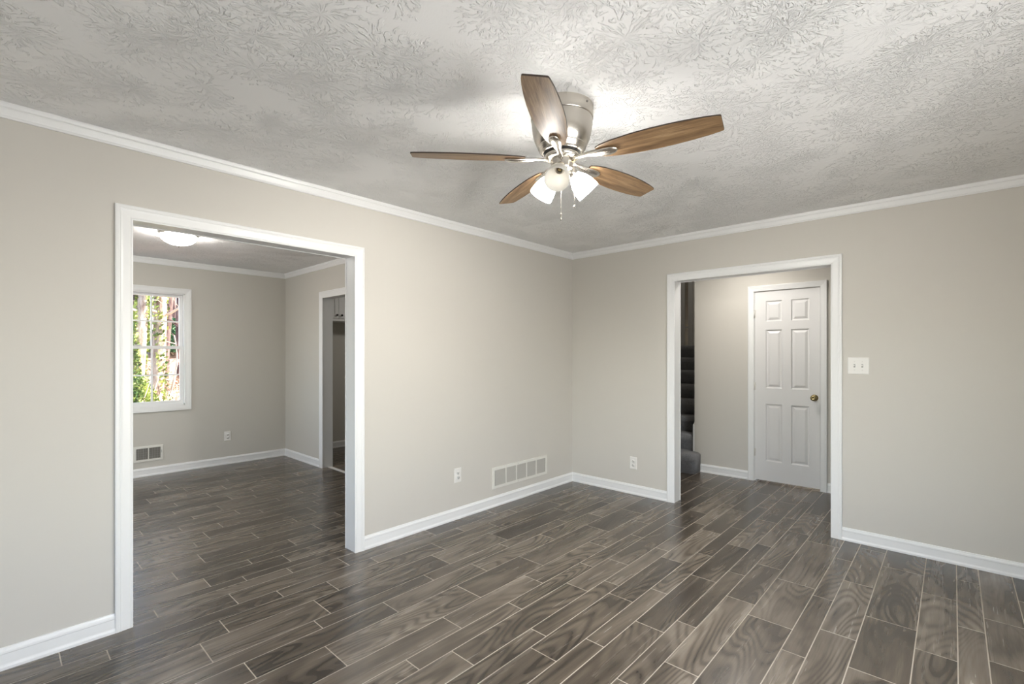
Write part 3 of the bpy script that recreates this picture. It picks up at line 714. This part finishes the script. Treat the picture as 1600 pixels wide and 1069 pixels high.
def leaves(m, pts, size, r, mi=0):
    for c in pts:
        d = Vector((r.gauss(0,1), r.gauss(0,1), r.gauss(0,1))).normalized(); u = d.orthogonal().normalized(); w = d.cross(u); s = size * r.uniform(.6, 1.3)
        c = Vector(c); m.add([c - u*s, c + w*s*.6 + d*s*.15, c + u*s, c - w*s*.6 + d*s*.15], [(0,1,2), (0,2,3)], mi)
def at_px(px, X):                              # where the sight line of picture column px meets the plane x = X
    fw = Vector((-math.sin(YAW), math.cos(YAW))); rt = Vector((math.cos(YAW), math.sin(YAW))); d = fw + rt * ((px - 800) / 747.92)
    tt = (X - 3.0097) / d.x; return -4.2223 + d.y * tt
def tree(label, X, Yb, lean, r0, h, barkm, ivy=0, ivym=None, branches=8, seed=1, group='trees outside the dining window'):
    r = random.Random(seed); z0 = gz(X) - .15
    root = empty('tree', (X, Yb, z0), label, 'tree', group)
    pts = []; 
    for i in range(11):
        f = i/10; pts.append(Vector((lean[0]*f + .06*math.sin(f*5+seed), lean[1]*f + .05*math.sin(f*7+seed*2), h*f)))
    rad = [r0*(1.25 if i == 0 else 1) * (1 - .45*i/10) for i in range(11)]
    m = MB(); m.tube(pts, rad, 12)
    for b in range(branches):
        f = r.uniform(.18, .98); i = int(f*10); p = pts[i].lerp(pts[min(10, i+1)], f*10-i); a = r.uniform(0, 2*PI); L = r.uniform(.7, 2.0)
        q = [p]; d = Vector((math.cos(a), math.sin(a), r.uniform(-.1, .7))).normalized()
        for s_ in range(5): d = (d + Vector((r.gauss(0,.25), r.gauss(0,.25), r.gauss(.05,.2)))).normalized(); q.append(q[-1] + d*L/5)
        m.tube(q, [.03*(1-.8*j/5)*r0/.16+.004 for j in range(6)], 6, 1)
        for s_ in range(3):
            e = [q[2+s_]]; d2 = (d + Vector((r.gauss(0,.6), r.gauss(0,.6), r.gauss(.1,.5)))).normalized()
            for u_ in range(3): d2 = (d2 + Vector((r.gauss(0,.3), r.gauss(0,.3), r.gauss(0,.3)))).normalized(); e.append(e[-1] + d2*L*.17)
            m.tube(e, .006, 4, 1)
    m.build('trunk', [barkm, M_TWIG if barkm is M_BARK else barkm], root)
    if ivy:
        m = MB(); P = []
        for _ in range(ivy):
            f = r.random()**1.1; i = min(9, int(f*10)); p = pts[i].lerp(pts[i+1], f*10-i); a = r.uniform(0, 2*PI); k_ = rad[i]*r.uniform(.95, 1.35)
            if math.sin(f*17 + a*2 + seed) > -.1: P.append(p + Vector((math.cos(a)*k_, math.sin(a)*k_, 0)))
        leaves(m, P, .036, r); m.build('ivy', ivym or M_IVY, root)
    return root
def bush(name, label, X, Yb, rx, rz, n, mat, size, seed, cat='bush'):
    r = random.Random(seed); z0 = gz(X) - .05; root = empty(name, (X, Yb, z0), label, cat, 'shrubs outside the dining window')
    m = MB(); P = []
    for _ in range(n):
        a = r.uniform(0, 2*PI); c = r.uniform(-.15, 1); s = math.sqrt(max(0, 1-c*c)); k_ = r.uniform(.55, 1.0)**.5
        P.append((rx*s*math.cos(a)*k_, rx*s*math.sin(a)*k_, rz*(.15 + .85*max(0, c)*k_)))
    leaves(m, P, size, r); m.build('foliage', mat, root)
    m = MB()
    for _ in range(7):
        a = r.uniform(0, 2*PI); q = [(0, 0, 0)]
        for j in range(1, 5): q.append((rx*.22*j*math.cos(a)+r.gauss(0,.04), rx*.22*j*math.sin(a)+r.gauss(0,.04), rz*.24*j))
        m.tube(q, [.02, .016, .012, .009, .005], 6)
    m.build('stems', M_TWIG, root)
    return root
tree('pale leaning tree with ivy patches, middle of the dining window', -9.0, at_px(237, -9.0), (.1, .30, 0), .135, 7, M_BARK, 2600, None, 9, 3)
tree('ivy covered tree at the left of the dining window', -8.2, at_px(222, -8.2)-.05, (0, .12, 0), .12, 7, M_BARK, 9000, None, 9, 5)
tree('dark slim tree at the far left of the dining window', -13, at_px(214, -13), (0, .1, 0), .17, 9, M_BARK_D, 0, None, 8, 8)
tree('slim grey tree just right of the pale leaning tree', -13.5, at_px(256, -13.5), (.2, .45, 0), .12, 9, M_BARK_D, 0, None, 8, 11)
tree('thin dark sapling at the right edge of the dining window', -15, at_px(279, -15), (0, .1, 0), .07, 8, M_BARK_D, 0, None, 14, 14)
tree('thin pale sapling low in the right pane of the dining window', -10, at_px(268.5, -10), (0, .05, 0), .025, 2.2, M_BARK, 0, None, 10, 17)
for i, px in enumerate((206, 225, 244, 252, 262, 270, 276)):
    tree(['distant tree behind the far bank, leftmost of seven', 'distant tree behind the far bank, second from the left', 'distant tree behind the far bank, third from the left', 'distant tree behind the far bank, middle of seven',
          'distant tree behind the far bank, third from the right', 'distant tree behind the far bank, second from the right', 'distant tree behind the far bank, rightmost of seven'][i],
         -27 - 3*(i % 3), at_px(px, -27 - 3*(i % 3)), (0, rng.uniform(-.6, .6), 0), rng.uniform(.05, .10), 12, M_BARK_D, 0, None, 34, 30+i, 'distant trees behind the bank')
bush('ivy_shrub', 'bright green ivy thicket low left in the dining window', -7.2, at_px(212, -7.2), .42, 1.50, 6500, M_IVY, .028, 21)
bush('ivy_shrub', 'leafy yellow-green shrub beside the pale leaning tree', -9.6, at_px(254, -9.6), .28, .95, 900, M_IVY, .026, 22)
bush('evergreen_bush', 'dark green evergreen bush on the far bank', -22, at_px(272, -22), 1.0, 1.7, 6500, M_EVER, .07, 23)
bush('evergreen_bush', 'smaller dark evergreen bush left on the far bank', -23, at_px(262, -23), .5, 1.1, 1200, M_EVER, .08, 27)
bush('dry_shrub', 'dry tan brush at the right of the dining window', -12, at_px(272, -12), .55, 1.0, 900, M_DRY, .028, 24)
bush('dry_shrub', 'dry tan brush behind the ivy thicket', -14, at_px(230, -14), .8, 1.0, 1200, M_DRY, .03, 25)
